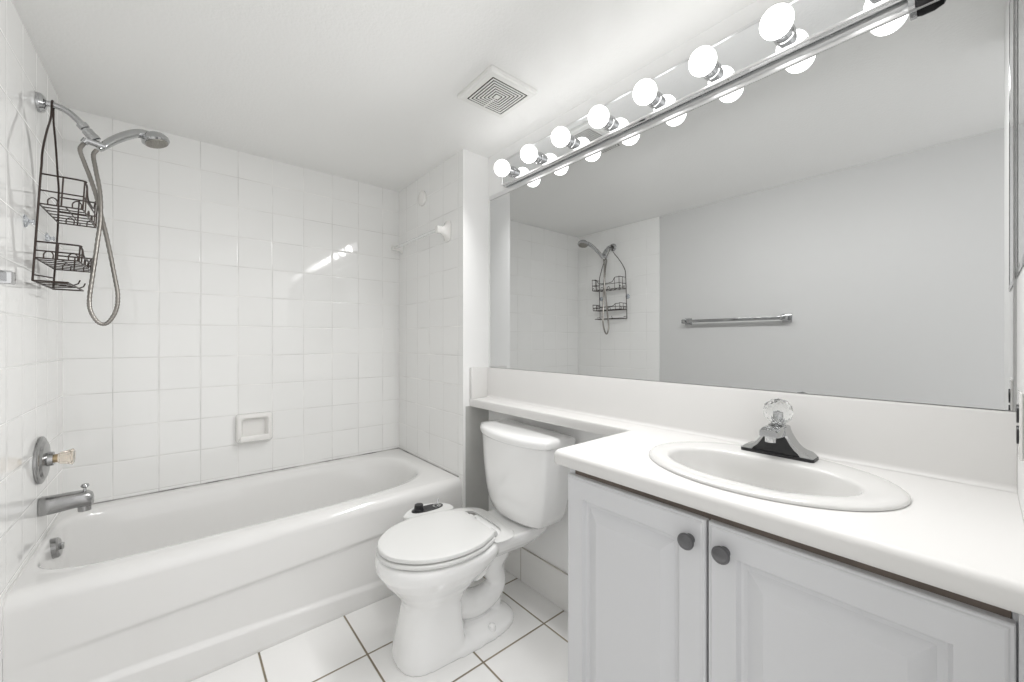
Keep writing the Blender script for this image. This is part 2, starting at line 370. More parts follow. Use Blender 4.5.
def basket(name, zf, zr, drop):
    bm = B()
    zb = zr
    # rim: level along the sides, dipping across the front
    tube(bm, [(xr, ya, zb), (xf-0.006, ya, zb), (xf, ya+0.012, zb-0.004), (xf, ya+0.045, zb-0.006), (xf, ya+0.08, zb-drop), (xf, yb-0.08, zb-drop), (xf, yb-0.045, zb-0.006), (xf, yb-0.012, zb-0.004), (xf-0.006, yb, zb), (xr, yb, zb)], wr, 8, 4)
    for z in (zf, zf+(zr-zf)*0.45 if drop > 0.03 else zf+0.024):
        tube(bm, [(xr, ya, z), (xf, ya, z), (xf, yb, z), (xr, yb, z)], wr*0.85, 8)
    tube(bm, [(xr, ya, zf), (xr, yb, zf)], wr*0.85, 8)
    for x in (xf, (xf+xr)/2):
        for y in (ya, yb):
            tube(bm, [(x, y, zf), (x, y, zb-0.002)], wr*0.8, 8)
    for i in range(1, 6):
        y = ya+(yb-ya)*i/6
        tube(bm, [(xr, y, zf), (xf, y, zf)], wr*0.7, 6)
    tube(bm, [(xr+0.06, ya, zf-0.001), (xr+0.06, yb, zf-0.001)], wr*0.7, 6)
    for k in range(4):      # little wire arches along the sides and the front
        for s, y in ((0, ya), (1, yb)):
            if k < 2:
                x = xr+0.03+0.055*k
                tube(bm, [(x-0.010, y, zf), (x-0.010, y, zf+0.016), (x, y, zf+0.025), (x+0.010, y, zf+0.016), (x+0.010, y, zf)], wr*0.7, 6, 4)
        if k in (0, 3): continue
        y = ya+0.04+0.069*k
        tube(bm, [(xf, y-0.012, zf), (xf, y-0.012, zf+0.014), (xf, y, zf+0.022), (xf, y+0.012, zf+0.014), (xf, y+0.012, zf)], wr*0.7, 6, 4)
    for y in (ya+0.045, yb-0.045): tube(bm, [(xf, y, zf), (xf, y, zb-0.008)], wr*0.75, 6)
    return mk(name, lean(bm), M_wire, ca)
basket('upper_basket', 1.638, 1.736, 0.042)
basket('lower_basket', 1.460, 1.513, 0.024)
bm = B()
xt = xf-0.022
tube(bm, [(xr, ya, 1.385), (xt, ya, 1.385), (xt, yb, 1.385), (xr, yb, 1.385)], wr, 8)
tube(bm, [(xr, ya, 1.404), (xt-0.03, ya, 1.397)], wr*0.8, 6); tube(bm, [(xr, yb, 1.404), (xt-0.03, yb, 1.397)], wr*0.8, 6)
for i in range(1, 5): tube(bm, [(xr, ya+(yb-ya)*i/5, 1.385), (xt, ya+(yb-ya)*i/7, 1.385)], wr*0.7, 6)
for y in (ya+0.09, yb-0.09): tube(bm, [(xt, y, 1.385), (xt+0.012, y, 1.392), (xt+0.016, y, 1.405)], wr*0.8, 6)
mk('soap_tray', lean(bm), M_wire, ca)
for y in (ya+0.002, yb-0.002):
    bm = B(); lathe(bm, (XL+0.0005, y, 1.575), (1, 0, 0), [(0, 0.021), (0.003, 0.019), (0.009, 0.006), (0.016, 0.006), (0.017, 0.009), (0.020, 0.009), (0.021, 0)], 20)
    tag(mk('suction_cup', bm, M_lens, ca), 'clear vinyl suction cup')

# ---------------------------------------------------------------- soap dish on the back wall
bm = B()
x0, x1, z0, z1 = 0.236, 0.402, 0.650, 0.800; yc = YB
def rr(ins, y, r=0.012):
    out = []
    for cx, cz, a0 in ((x1-ins-r, z1-ins-r, 0), (x0+ins+r, z1-ins-r, 90), (x0+ins+r, z0+ins+r, 180), (x1-ins-r, z0+ins+r, 270)):
        for k in range(5):
            a = math.radians(a0+22.5*k); out.append((cx+r*math.cos(a), y, cz+r*math.sin(a)))
    return out
loft(bm, [rr(0, YB-0.001), rr(0, YB-0.020), rr(0.004, YB-0.028), rr(0.010, YB-0.032), rr(0.020, YB-0.032), rr(0.026, YB-0.026), rr(0.031, YB-0.008), rr(0.034, YB-0.004)])
box(bm, (x0+0.01, YB-0.046, z0+0.004), (x1-0.01, YB-0.004, z0+0.024), 0.008, 3)
box(bm, (x0+0.016, YB-0.050, z0+0.006), (x1-0.016, YB-0.042, z0+0.038), 0.004, 2)
tag(mk('soap_dish', bm, M_ceramic, None, loc=((x0+x1)/2, YB, z0)), 'white ceramic soap dish recessed in the back wall tile', 'soap dish')

# ---------------------------------------------------------------- clear towel rod on the alcove end wall, round cover plate
rod = thing('clear_towel_rod', 'clear acrylic towel rod on white ceramic posts above the tub end', 'towel rod', (XW, 2.17, 1.795))
for i, y in enumerate((1.912, 2.492)):
    bm = B(); rg = []
    k_ = 1.0 if i == 0 else 0.45
    for d, hw, hh in ((0.001, 0.036, 0.060), (0.006, 0.035, 0.058), (0.012, 0.026, 0.045), (0.025, 0.017, 0.028), (0.042, 0.016, 0.019), (0.068, 0.0175, 0.020), (0.072, 0.014, 0.016)):
        hw, hh = max(hw*k_, 0.0135), max(hh*k_, 0.0135)
        rg.append([(XW-d, y+hw*math.copysign(abs(math.cos(a))**0.6, math.cos(a)), 1.795+hh*math.copysign(abs(math.sin(a))**0.6, math.sin(a))) for a in [2*PI*k/28 for k in range(28)]])
    loft(bm, rg); mk('post', bm, M_ceramic, rod)
bm = B(); tube(bm, [(XW-0.055, 1.925, 1.797), (XW-0.055, 2.485, 1.797)], 0.0095, 14); tag(mk('rod', bm, M_crystal, rod), 'clear acrylic rod')
bm = B(); lathe(bm, (XW-0.0005, 2.20, 2.055), (-1, 0, 0), [(0, 0.045), (0.010, 0.045), (0.016, 0.040), (0.019, 0.025), (0.020, 0)], 36)
tag(mk('round_cover_plate', bm, M_ceramic, None, loc=(XW, 2.20, 2.055)), 'round white cover plate high on the tile above the clear rod', 'cover plate')

# ---------------------------------------------------------------- towel bar on the left wall (seen in the mirror)
XP = XL-0.005
tb = thing('towel_bar', 'square chrome towel bar on the painted left wall, seen in the mirror', 'towel bar', (XP, 1.13, 1.335))
for y in (1.452, 0.812):
    bm = B(); box(bm, (XP+0.0005, y-0.026, 1.309), (XP+0.012, y+0.026, 1.361), 0.003); box(bm, (XP+0.01, y-0.015, 1.320), (XP+0.090, y+0.015, 1.350), 0.003)
    mk('post', bm, M_chrome, tb)
bm = B(); box(bm, (XP+0.060, 0.812, 1.324), (XP+0.082, 1.452, 1.346), 0.002); mk('bar', bm, M_chrome, tb)

# ---------------------------------------------------------------- vanity cabinet
vc = thing('vanity_cabinet', 'white vanity cabinet with two raised panel doors under the countertop', 'cabinet', (1.07, 0.355, 0))
bm = B()
XD = 0.82
FX = XD+0.020
yl, yr = 0.745, -0.040
box(bm, (FX, yl-0.018, 0.0), (XM-0.012, yl, 0.843))            # left side
box(bm, (FX, yr, 0.0), (XM-0.012, yr+0.016, 0.843))            # right side
box(bm, (FX+0.02, yr, 0.095), (XM-0.012, yl, 0.113))           # bottom
box(bm, (XM-0.026, yr, 0.1), (XM-0.014, yl, 0.60))             # back
box(bm, (FX+0.06, yr, 0), (FX+0.075, yl, 0.1))                 # toe kick
mk('carcass', bm, M_cab, vc, smooth=False)
bm = B()
for a, b in (((FX, yl-0.04, 0.13), (FX+0.019, yl-0.019, 0.80)), ((FX, yr+0.017, 0.13), (FX+0.019, yr+0.04, 0.80)), ((FX, 0.34, 0.13), (FX+0.019, 0.38, 0.80)), ((FX, yr+0.017, 0.80), (FX+0.019, yl-0.019, 0.8425)), ((FX, yr+0.017, 0.114), (FX+0.019, yl-0.019, 0.13))):
    box(bm, a, b)
mk('face_frame', bm, M_dark, vc, smooth=False)
bm = B(); box(bm, (XD+0.006, YR+0.0005, 0.1), (FX+0.012, -0.0285, 0.843), 0.001); mk('filler_strip', bm, M_cab, vc)
def door(y0, y1, z0, z1, ky):
    """raised-panel door facing -x between y0 and y1"""
    bm = B(); rings = []
    def rc(ins, d): return [(XD+d, y1-ins, z0+ins), (XD+d, y0+ins, z0+ins), (XD+d, y0+ins, z1-ins), (XD+d, y1-ins, z1-ins)]
    prof = [(0, 0.0195), (0, 0.006), (0.0015, 0.0035), (0.0045, 0.003), (0.0065, 0.001), (0.009, 0), (0.054, 0), (0.0555, 0.0025), (0.059, 0.0105), (0.063, 0.0125), (0.070, 0.0125), (0.073, 0.0110), (0.096, 0.0022), (0.099, 0.0012)]
    loft(bm, [rc(i, d) for i, d in prof])
    d = mk('door', bm, M_cab, vc, angle=12)
    bm = B(); lathe(bm, (XD+0.001, ky, 0.776), (-1, 0, 0), [(0, 0.011), (0.003, 0.009), (0.011, 0.0065), (0.014, 0.010), (0.018, 0.0165), (0.021, 0.0172), (0.024, 0.0160), (0.0245, 0.0135), (0.0240, 0.0128), (0.0252, 0.009), (0.0255, 0)], 28)
    mk('knob', bm, M_pewter, d); return d
door(0.3655, 0.740, 0.115, 0.823, 0.396)
door(-0.0265, 0.3605, 0.115, 0.823, 0.327)

# ---------------------------------------------------------------- countertop with splash and banjo shelf
ZT = 0.885
ct = thing('countertop', 'white laminate countertop with a narrow shelf running over the toilet', 'countertop', (1.05, 0.36, 0.845))
SX, SYC, SAX, SAY = 1.050, 0.345, 0.199, 0.256       # sink centre and half sizes
xF, yLc, xS = 0.803, 0.786, 1.184
def outline(d):
    R = 0.026
    pts = [(XM-0.0005, YR+0.0004), (xF+d, YR+0.0004)]
    cx, cy = xF+R, yLc-R; r = R-d if d < R else 0.0005
    for k in range(7):
        a = PI-k*PI/12; pts.append((cx+r*math.cos(a), cy+r*math.sin(a)))
    pts += [(xS+d*0.2, yLc-d), (xS+d*0.2, YW-0.0016), (XM-0.0005, YW-0.0016)]
    return pts
hole = [(SX+(SAX-0.02)*math.cos(2*PI*i/48), SYC+(SAY-0.02)*math.sin(2*PI*i/48)) for i in range(48)]
bm = B()
rl = 0.017
rings = []
for k in range(7):
    a = k*PI/12; rings.append([(x, y, ZT-rl+rl*math.cos(a)) for x, y in outline(rl*(1-math.sin(a)))])
for d, z in ((0, 0.852), (0.004, 0.847), (0.008, 0.845)): rings.append([(x, y, z) for x, y in outline(d)])
vr = loft(bm, rings, False, False)
for ring, z in ((vr[0], ZT), (vr[-1], 0.845)):
    es = [bm.edges.get((ring[i], ring[(i+1) % len(ring)])) for i in range(len(ring))]
    hv = [bm.verts.new((x, y, z)) for x, y in hole]
    es += [bm.edges.new((hv[i], hv[(i+1) % 48])) for i in range(48)]
    bmesh.ops.triangle_fill(bm, use_beauty=True, use_dissolve=False, edges=es)
    if z == ZT: h0 = hv
    else:
        for i in range(48): bm.faces.new((h0[i], h0[(i+1) % 48], hv[(i+1) % 48], hv[i]))
mk('counter_slab', bm, M_lam, ct, angle=40)
bm = B()
xs = XM-0.020
prof = [(XM-0.001, ZT+0.0005), (xs-0.012, ZT+0.0005), (xs-0.006, ZT+0.003), (xs-0.002, ZT+0.007), (xs, ZT+0.013), (xs, 1.040), (xs+0.003, 1.044), (XM-0.001, 1.044)]
loft(bm, [[(x, y, z) for x, z in prof] for y in (YR+0.0004, YW-0.0016)])
mk('backsplash', bm, M_lam, ct, angle=50)
bm = B(); box(bm, (xS+0.001, YW-0.021, ZT+0.0005), (xs-0.0005, YW-0.0016, 1.048), 0.002); mk('end_splash', bm, M_lam, ct)

# ---------------------------------------------------------------- sink
sk = thing('drop_in_sink', 'oval white drop-in sink set in the vanity countertop', 'sink', (SX, SYC, 0.885))
NS = 72
def oval(ax, ay, z, cx=SX, cy=SYC, ledge=0.0):
    out = []
    for i in range(NS):
        t = 2*PI*i/NS; c, s = math.cos(t), math.sin(t); x = ax*c
        if ledge and c > 0: x -= ledge*math.exp(-(s*ay/0.10)**4)
        out.append((cx+x, cy+ay*s, z))
    return out
bm = B()
IX, IY = 1.030, 0.350
rings = [oval(SAX, SAY, ZT+0.0008), oval(SAX+0.001, SAY+0.001, ZT+0.004), oval(SAX-0.004, SAY-0.004, ZT+0.008), oval(SAX-0.012, SAY-0.012, ZT+0.010), oval(SAX-0.03, SAY-0.03, ZT+0.0095),
         oval(0.134, 0.204, ZT+0.0085, IX, IY, 0.016), oval(0.130, 0.200, ZT+0.0075, IX, IY, 0.017), oval(0.1265, 0.1965, ZT+0.0055, IX, IY, 0.018), oval(0.124, 0.194, ZT+0.002, IX, IY, 0.018), oval(0.122, 0.1915, ZT-0.004, IX, IY, 0.018), oval(0.117, 0.183, ZT-0.03, IX, IY, 0.016), oval(0.112, 0.160, ZT-0.075, IX, IY, 0.01), oval(0.088, 0.125, ZT-0.115, IX, IY), oval(0.05, 0.07, ZT-0.135, IX, IY), oval(0.022, 0.022, ZT-0.140, IX, IY)]
loft(bm, rings, False, True)
mk('basin', bm, M_sink, sk, angle=90)
bm = B(); lathe(bm, (IX, IY, ZT-0.1405), (0, 0, 1), [(0, 0.024), (0.003, 0.024), (0.004, 0.016), (0.002, 0)], 24); mk('drain', bm, M_chrome, sk)

# ---------------------------------------------------------------- faucet
FXc, FYc, ZF = 1.197, 0.346, ZT+0.011
fc = thing('faucet', 'chrome centerset faucet with a clear crystal ball handle behind the sink', 'faucet', (FXc, FYc, ZF))
bm = B()
def st(hx, hy, z, n=10):
    out = []
    for sx, sy, a0 in ((1, 1, 0), (-1, 1, 90), (-1, -1, 180), (1, -1, 270)):
        r = min(hx, hy)*0.35
        for k in range(n+1):
            a = math.radians(a0+90*k/n); out.append((FXc+sx*(hx-r)+r*math.cos(a), FYc+sy*(hy-r)+r*math.sin(a), z))
    return out
loft(bm, [st(0.0275, 0.082, ZF-0.002), st(0.0275, 0.082, ZF+0.005)])
mk('gasket', bm, M_black, fc)
bm = B()
# two wings joined by an arched shell that rises in concave flanks
out_ = [(0.076, 0.010), (0.070, 0.015), (0.058, 0.018), (0.050, 0.022), (0.041, 0.031), (0.033, 0.043), (0.026, 0.056), (0.0225, 0.066), (0.0215, 0.072), (0.016, 0.0745)]
arch = [(FYc+a, ZF+b) for a, b in out_]+[(FYc-a, ZF+b) for a, b in out_[::-1]]
inn = [(FYc+a, ZF+b) for a, b in ((0.054, 0.0055), (0.049, 0.013), (0.041, 0.020), (0.033, 0.031), (0.026, 0.044), (0.019, 0.056), (0.015, 0.060))]
inn = inn+[(2*FYc-a, b) for a, b in inn[::-1]]
poly = [(FYc+0.080, ZF+0.0055)]+arch+[(FYc-0.080, ZF+0.0055)]+inn[::-1]
a, b = FXc-0.024, FXc+0.022
for x0_, x1_ in ((a, b),):
    lo_ = [bm.verts.new((x0_, *p)) for p in poly]; hi_ = [bm.verts.new((x1_, *p)) for p in poly]
    n_ = len(poly)
    for i in range(n_): bm.faces.new((lo_[i], lo_[(i+1) % n_], hi_[(i+1) % n_], hi_[i]))
    for vv in (lo_, hi_):
        es = [bm.edges.get((vv[i], vv[(i+1) % n_])) for i in range(n_)]
        bmesh.ops.triangle_fill(bm, use_beauty=True, use_dissolve=False, edges=es)
# spout, reaching forward over the bowl
rg = []
for x, hy, za, zb in ((FXc+0.016, 0.0215, 0.050, 0.0745), (FXc-0.03, 0.0215, 0.051, 0.0745), (FXc-0.066, 0.0205, 0.053, 0.073), (FXc-0.074, 0.0195, 0.054, 0.070)):
    rg.append([(x, FYc-hy, ZF+za), (x, FYc+hy, ZF+za), (x, FYc+hy, ZF+zb-0.004), (x, FYc+hy-0.004, ZF+zb), (x, FYc-hy+0.004, ZF+zb), (x, FYc-hy, ZF+zb-0.004)])
loft(bm, rg)
lathe(bm, (FXc, FYc, ZF+0.070), (0, 0, 1), [(0, 0.021), (0.006, 0.021), (0.008, 0.014), (0.012, 0.014), (0.013, 0)], 24)
mk('body', bm, M_chrome, fc, angle=28)
bm = B(); pc = [(FYc+(y_-FYc)*0.99, z_) for y_, z_ in inn]; prism(bm, pc, 'x', FXc-0.0225, FXc+0.020); tag(mk('body_core', bm, M_black, fc), 'black core painting the shade under the arched chrome body')  # solid core, its black stands in for shade inside the open casting
bm = B(); lathe(bm, (FXc-0.055, FYc, ZF+0.054), (0, 0, -1), [(0, 0.0125), (0.015, 0.0125), (0.0155, 0.009), (0.012, 0)], 20); mk('aerator', bm, M_chrome, fc)
bm = B(); bmesh.ops.create_icosphere(bm, subdivisions=2, radius=0.0345, matrix=Matrix.Translation((FXc, FYc, ZF+0.109)))
hd2 = mk('handle', bm, M_crystal, fc, smooth=False); tag(hd2, 'clear faceted crystal ball handle')
bm = B(); lathe(bm, (FXc, FYc, ZF+0.080), (0, 0, 1), [(0, 0.013), (0.006, 0.009), (0.028, 0.008), (0.030, 0)], 10); mk('handle_stem', bm, M_chrome, hd2)

# ---------------------------------------------------------------- wall mirror, light bar
mr = thing('wall_mirror', 'large frameless mirror above the countertop, reflecting the shower', 'mirror', (XM, 0.85, 1.045))
bm = B(); box(bm, (XM-0.006, YR+0.004, 1.0455), (XM-0.0005, 1.734, 1.972), 0.0008, 1); mk('mirror_glass', bm, M_mirror, mr, smooth=False)
bm = B(); box(bm, (XM-0.0105, YR+0.004, 1.953), (XM-0.0062, 1.736, 1.975), 0.002); box(bm, (XM-0.0105, YR+0.004, 1.9725), (XM-0.0005, 1.736, 1.976), 0.001); mk('top_channel', bm, M_alu, mr)
PX = XM-0.042
LY0, LY1, LZ0, LZ1 = 0.113, 1.585, 1.980, 2.108
lb = thing('vanity_light_bar', 'long mirrored vanity light bar holding eight round white bulbs', 'light fixture', (XM, (LY0+LY1)/2, 2.04))
bm = B()
loft(bm, [[(XM-0.001, y, LZ0+0.002), (PX+0.012, y, LZ0), (PX+0.001, y, LZ0+0.004), (PX, y, LZ0+0.010), (PX, y, LZ1-0.010), (PX+0.001, y, LZ1-0.004), (PX+0.012, y, LZ1), (XM-0.001, y, LZ1-0.002)] for y in (LY0, LY1)])
mk('back_plate', bm, M_barmirror, lb, smooth=False)
bm = B()
for z in (LZ0+0.003, LZ1-0.003): box(bm, (PX-0.003, LY0, z-0.0035), (PX+0.003, LY1+0.002, z+0.0035), 0.0015)
mk('edge_rail', bm, M_alu, lb)
bm = B(); box(bm, (PX-0.003, LY1, LZ0), (XM-0.001, LY1+0.003, LZ1), 0.001); mk('end_cap', bm, M_alu, lb)
def endring(y, s, n=32): return [(XM-0.026+0.0235*s*math.cos(2*PI*i/n), y, 2.028+0.083*s*math.sin(2*PI*i/n)) for i in range(n)]
bm = B(); loft(bm, [endring(LY0-0.001, 1.0), endring(LY0-0.012, 1.0)]); mk('end_collar', bm, M_chrome, lb)
bm = B(); loft(bm, [endring(LY0-0.0125, 0.97), endring(LY0-0.020, 1.0), endring(LY0-0.040, 1.0), endring(LY0-0.055, 0.93), endring(LY0-0.062, 0.75), endring(LY0-0.065, 0.4)])
tag(mk('end_cap', bm, M_black, lb), 'dark oval end cap')
for k in range(8):
    y = 1.503-0.192*k; z = 2.025
    bm = B(); lathe(bm, (PX, y, z), (-1, 0, 0), [(-0.001, 0.026), (0.004, 0.026), (0.005, 0.0225), (0.033, 0.0225), (0.034, 0)], 24)
    s = mk('socket', bm, M_chrome, lb)
    bm = B(); rb = 0.0385
    a0 = math.asin(0.0215/rb)
    pr = [(0.033, 0.0185)]+[(0.066-rb*math.cos(a0+(PI-a0)*i/18), rb*math.sin(a0+(PI-a0)*i/18)) for i in range(19)]
    lathe(bm, (PX, y, z), (-1, 0, 0), pr, 28)
    tag(mk('light_bulb', bm, M_bulb, s), 'lit round white bulb')
    ld = bpy.data.lights.new('bulb_light', 'SPOT'); ld.energy = LAMP; ld.spot_size = math.radians(158); ld.spot_blend = 1.0
    ld.shadow_soft_size = 0.03; ld.color = (1, 0.995, 0.986)
    lo = bpy.data.objects.new('bulb_light', ld); C.collection.objects.link(lo); lo.location = (PX-0.066-0.047, y, z-0.028)
    lo.rotation_euler = Vector((-0.70, 0, -0.71)).to_track_quat('-Z', 'Y').to_euler()

# ---------------------------------------------------------------- ceiling exhaust vent
vx0, vx1, vy0, vy1 = 0.876, 1.104, 1.155, 1.383
vn = thing('exhaust_vent', 'square white ceiling vent with concentric square slots', 'vent', ((vx0+vx1)/2, (vy0+vy1)/2, ZC))
vcx, vcy = (vx0+vx1)/2, (vy0+vy1)/2; hs = 0.115
def sq(h, z): return [(vcx-h, vcy-h, z), (vcx+h, vcy-h, z), (vcx+h, vcy+h, z), (vcx-h, vcy+h, z)]
bm = B()
loft(bm, [sq(hs, ZC-0.001), sq(hs, ZC-0.014), sq(hs-0.006, ZC-0.020), sq(0.0885, ZC-0.021), sq(0.0875, ZC-0.014)], True, False)
mk('cover_frame', bm, M_vent, vn, smooth=False)
bm = B(); loft(bm, [sq(0.0874, ZC-0.0190), sq(0.0874, ZC-0.0142)]); mk('slot_shade_panel', bm, M_ventdark, vn, smooth=False)  # solid dark panel just behind the ribs, painting the shade of the slots
bm = B()
hh = 0.0815
for k in range(7):
    h1 = hh-k*0.0117; h0 = h1-0.0056
    loft(bm, [sq(h1, ZC-0.0188), sq(h1, ZC-0.021), sq(h0, ZC-0.021), sq(h0, ZC-0.0188)], False, False)
box(bm, (vcx-0.006, vcy-0.006, ZC-0.021), (vcx+0.006, vcy+0.006, ZC-0.0145))
box(bm, (vcx-0.003, vcy+0.006, ZC-0.0205), (vcx+0.003, vcy+0.087, ZC-0.0188))
mk('grille', bm, M_vent, vn, smooth=False)

# ---------------------------------------------------------------- medicine cabinet and outlet on the right wall
mc = thing('medicine_cabinet', 'chrome edged mirrored medicine cabinet on the right wall beside the mirror', 'cabinet', (1.14, YR, 1.315))
bm = B()
fx0, fx1, fz0, fz1 = 0.98, 1.302, 1.315, 2.05
for a, b in (((fx1-0.014, YR+0.0005, fz0), (fx1, YR+0.0022, fz1)), ((fx0, YR+0.0005, fz0), (fx0+0.014, YR+0.0022, fz1)), ((fx0, YR+0.0005, fz0), (fx1, YR+0.0022, fz0+0.014)), ((fx0, YR+0.0005, fz1-0.014), (fx1, YR+0.0022, fz1))):
    box(bm, a, b, 0.0015)
mk('frame', bm, M_chrome, mc)
bm = B(); box(bm, (fx0+0.012, YR+0.0005, fz0+0.012), (fx1-0.012, YR+0.0014, fz1-0.012)); mk('mirror_door', bm, M_mirror, mc, smooth=False)
ol = thing('wall_outlet', 'white wall outlet with dark sockets at the right end of the countertop', 'outlet', (1.135, YR, 1.0))
bm = B(); box(bm, (1.095, YR+0.0005, 0.985), (1.165, YR+0.004, 1.10), 0.0015); mk('cover_plate', bm, M_ceramic, ol)
for z in (1.024, 1.061):
    bm = B(); lathe(bm, (1.130, YR+0.0035, z), (0, 1, 0), [(0, 0.0165), (0.003, 0.0160), (0.0035, 0)], 20); tag(mk('receptacle', bm, M_black, ol), 'dark round receptacle')

# ---------------------------------------------------------------- toilet (local: +x forward from the wall, +y to the vanity side)
TH = math.radians(4.0)
tl = thing('toilet', 'white two-piece toilet with closed lid between tub and vanity', 'toilet', (1.300, 1.347, 0), PI-TH)
def egg(x0, x1, hw, z, n=2.3, nb=2.3, xc=None, N=56):
    """closed loop; front half reaches x1, back half x0"""
    xc = (x0+x1)/2 if xc is None else xc; out = []
    for i in range(N):
        t = 2*PI*i/N; c, s = math.cos(t), math.sin(t); e = n if c > 0 else nb
        ax = (x1-xc) if c > 0 else (xc-x0)
        out.append((xc+ax*math.copysign(abs(c)**(2/e), c), hw*math.copysign(abs(s)**(2/e), s), z))
    return out
bm = B()
# front column flowing into the bowl
loft(bm, [egg(0.43, 0.690, 0.118, 0.0, 2.6, 5, 0.57), egg(0.435, 0.688, 0.116, 0.03, 2.6, 5, 0.57), egg(0.445, 0.668, 0.104, 0.12, 2.5, 5, 0.56), egg(0.445, 0.655, 0.097, 0.19, 2.4, 4.5, 0.56),
          egg(0.42, 0.660, 0.101, 0.222, 2.3, 3.5, 0.55), egg(0.36, 0.690, 0.128, 0.262, 2.2, 2.6, 0.54), egg(0.31, 0.727, 0.164, 0.308, 2.2, 2.4, 0.52), egg(0.27, 0.750, 0.184, 0.345, 2.2, 2.4, 0.51), egg(0.265, 0.753, 0.189, 0.372, 2.2, 2.4, 0.505), egg(0.27, 0.749, 0.186, 0.390, 2.2, 2.4, 0.505), egg(0.28, 0.740, 0.177, 0.396, 2.2, 2.4, 0.505)])
# rear deck under the tank
loft(bm, [egg(0.10, 0.44, 0.10, 0.315, 2.5, 6, 0.30), egg(0.06, 0.46, 0.125, 0.345, 2.5, 6, 0.30), egg(0.035, 0.47, 0.135, 0.365, 2.5, 7, 0.30), egg(0.03, 0.47, 0.138, 0.388, 2.5, 7, 0.30), egg(0.036, 0.465, 0.132, 0.396, 2.5, 7, 0.30)])
# foot flange
loft(bm, [egg(0.172, 0.66, 0.122, 0.0, 3, 2.6, 0.42), egg(0.175, 0.66, 0.121, 0.020, 3, 2.6, 0.42), egg(0.19, 0.65, 0.106, 0.032, 3, 2.6, 0.42), egg(0.23, 0.63, 0.060, 0.052, 3, 2.6, 0.42)])
# trapway
tube(bm, [(0.50, 0, 0.25), (0.45, 0, 0.155), (0.38, 0, 0.105), (0.30, 0, 0.105), (0.25, 0, 0.135), (0.245, 0, 0.175), (0.262, 0, 0.215), (0.262, 0, 0.255), (0.235, 0, 0.295), (0.20, 0, 0.36)], lambda t: 0.050+0.007*math.sin(t*9.0), 18, 8)
tube(bm, [(0.40, 0, 0.30), (0.36, 0, 0.27), (0.33, 0, 0.235)], 0.060, 18, 6)
# outlet column down at the back
tube(bm, [(0.235, 0, 0.30), (0.235, 0, 0.2), (0.25, 0, 0.09), (0.26, 0, 0.01)], 0.030, 16, 6)
o = mk('bowl', bm, M_china, tl, local=True)
md = o.modifiers.new('fuse', 'REMESH'); md.mode = 'VOXEL'; md.voxel_size = 0.0045; md.use_smooth_shade = True
md = o.modifiers.new('soften', 'SMOOTH'); md.factor = 0.5; md.iterations = 9
bowl = o
for s in (-1, 1):
    bm = B(); lathe(bm, (0.325, s*0.094, 0.026), (0, 0, 1), [(0, 0.016), (0.012, 0.016), (0.020, 0.013), (0.024, 0.007), (0.025, 0)], 20); mk('bolt_cap', bm, M_china, bowl, local=True)
# tank
def tank_ring(a0, a1, hw, bow, z, r=0.03):
    out = []; n = 12
    out += [(a0, -hw+r*0.5, z)] if False else []
    fr = []
    for i in range(n+1):
        b = -hw+2*hw*i/n; fr.append((a1-bow*(abs(b/hw)**2.3), b))
    pts = [(a0, hw-0.012), (a0+0.004, hw-0.003), (a0+0.012, hw)]
    back = [(a0+0.012, -hw), (a0+0.004, -hw+0.003), (a0, -hw+0.012)]
    sides = [(a1-bow-0.02, -hw)]; sides2 = [(a1-bow-0.02, hw)]
    loop = back[::-1][::-1]
    # counter-clockwise: back-left -> left side -> front -> right side -> back-right
    ring = [(a0, 0.0)]+[(a0, -hw+0.012), (a0+0.004, -hw+0.003), (a0+0.012, -hw)]+[(a1-bow-0.03, -hw), (a1-bow-0.01, -hw+0.0015)]
    ring += [(x, b*(1-0.03)) for x, b in fr]
    ring += [(a1-bow-0.01, hw-0.0015), (a1-bow-0.03, hw), (a0+0.012, hw), (a0+0.004, hw-0.003), (a0, hw-0.012)]
    return [(x, y, z) for x, y in ring]
bm = B()
loft(bm, [tank_ring(0.050, 0.160, 0.1358, 0.030, 0.400), tank_ring(0.035, 0.180, 0.1630, 0.038, 0.404), tank_ring(0.024, 0.198, 0.1860, 0.045, 0.420), tank_ring(0.020, 0.210, 0.2059, 0.052, 0.46), tank_ring(0.018, 0.220, 0.2236, 0.058, 0.53), tank_ring(0.016, 0.227, 0.2351, 0.062, 0.62), tank_ring(0.014, 0.230, 0.2414, 0.064, 0.70), tank_ring(0.014, 0.231, 0.2435, 0.064, 0.757)])
mk('tank', bm, M_china, tl, local=True, angle=70)
bm = B()
loft(bm, [tank_ring(0.010, 0.228, 0.2403, 0.064, 0.753), tank_ring(0.006, 0.237, 0.2487, 0.064, 0.754), tank_ring(0.005, 0.239, 0.2508, 0.064, 0.760), tank_ring(0.005, 0.239, 0.2508, 0.064, 0.777), tank_ring(0.008, 0.235, 0.2466, 0.064, 0.786), tank_ring(0.016, 0.225, 0.2362, 0.064, 0.791), tank_ring(0.04, 0.19, 0.1985, 0.045, 0.7945), tank_ring(0.08, 0.15, 0.1045, 0.02, 0.796)])
mk('tank_lid', bm, M_china, tl, local=True, angle=70)
bm = B(); tube(bm, [(0.085, -0.225, 0.725), (0.085, -0.246, 0.725)], 0.009, 14); tube(bm, [(0.085, -0.245, 0.725), (0.12, -0.247, 0.723), (0.15, -0.246, 0.720)], 0.006, 10, 4); tag(mk('flush_lever', bm, M_black, tl, local=True), 'small dark side flush lever')
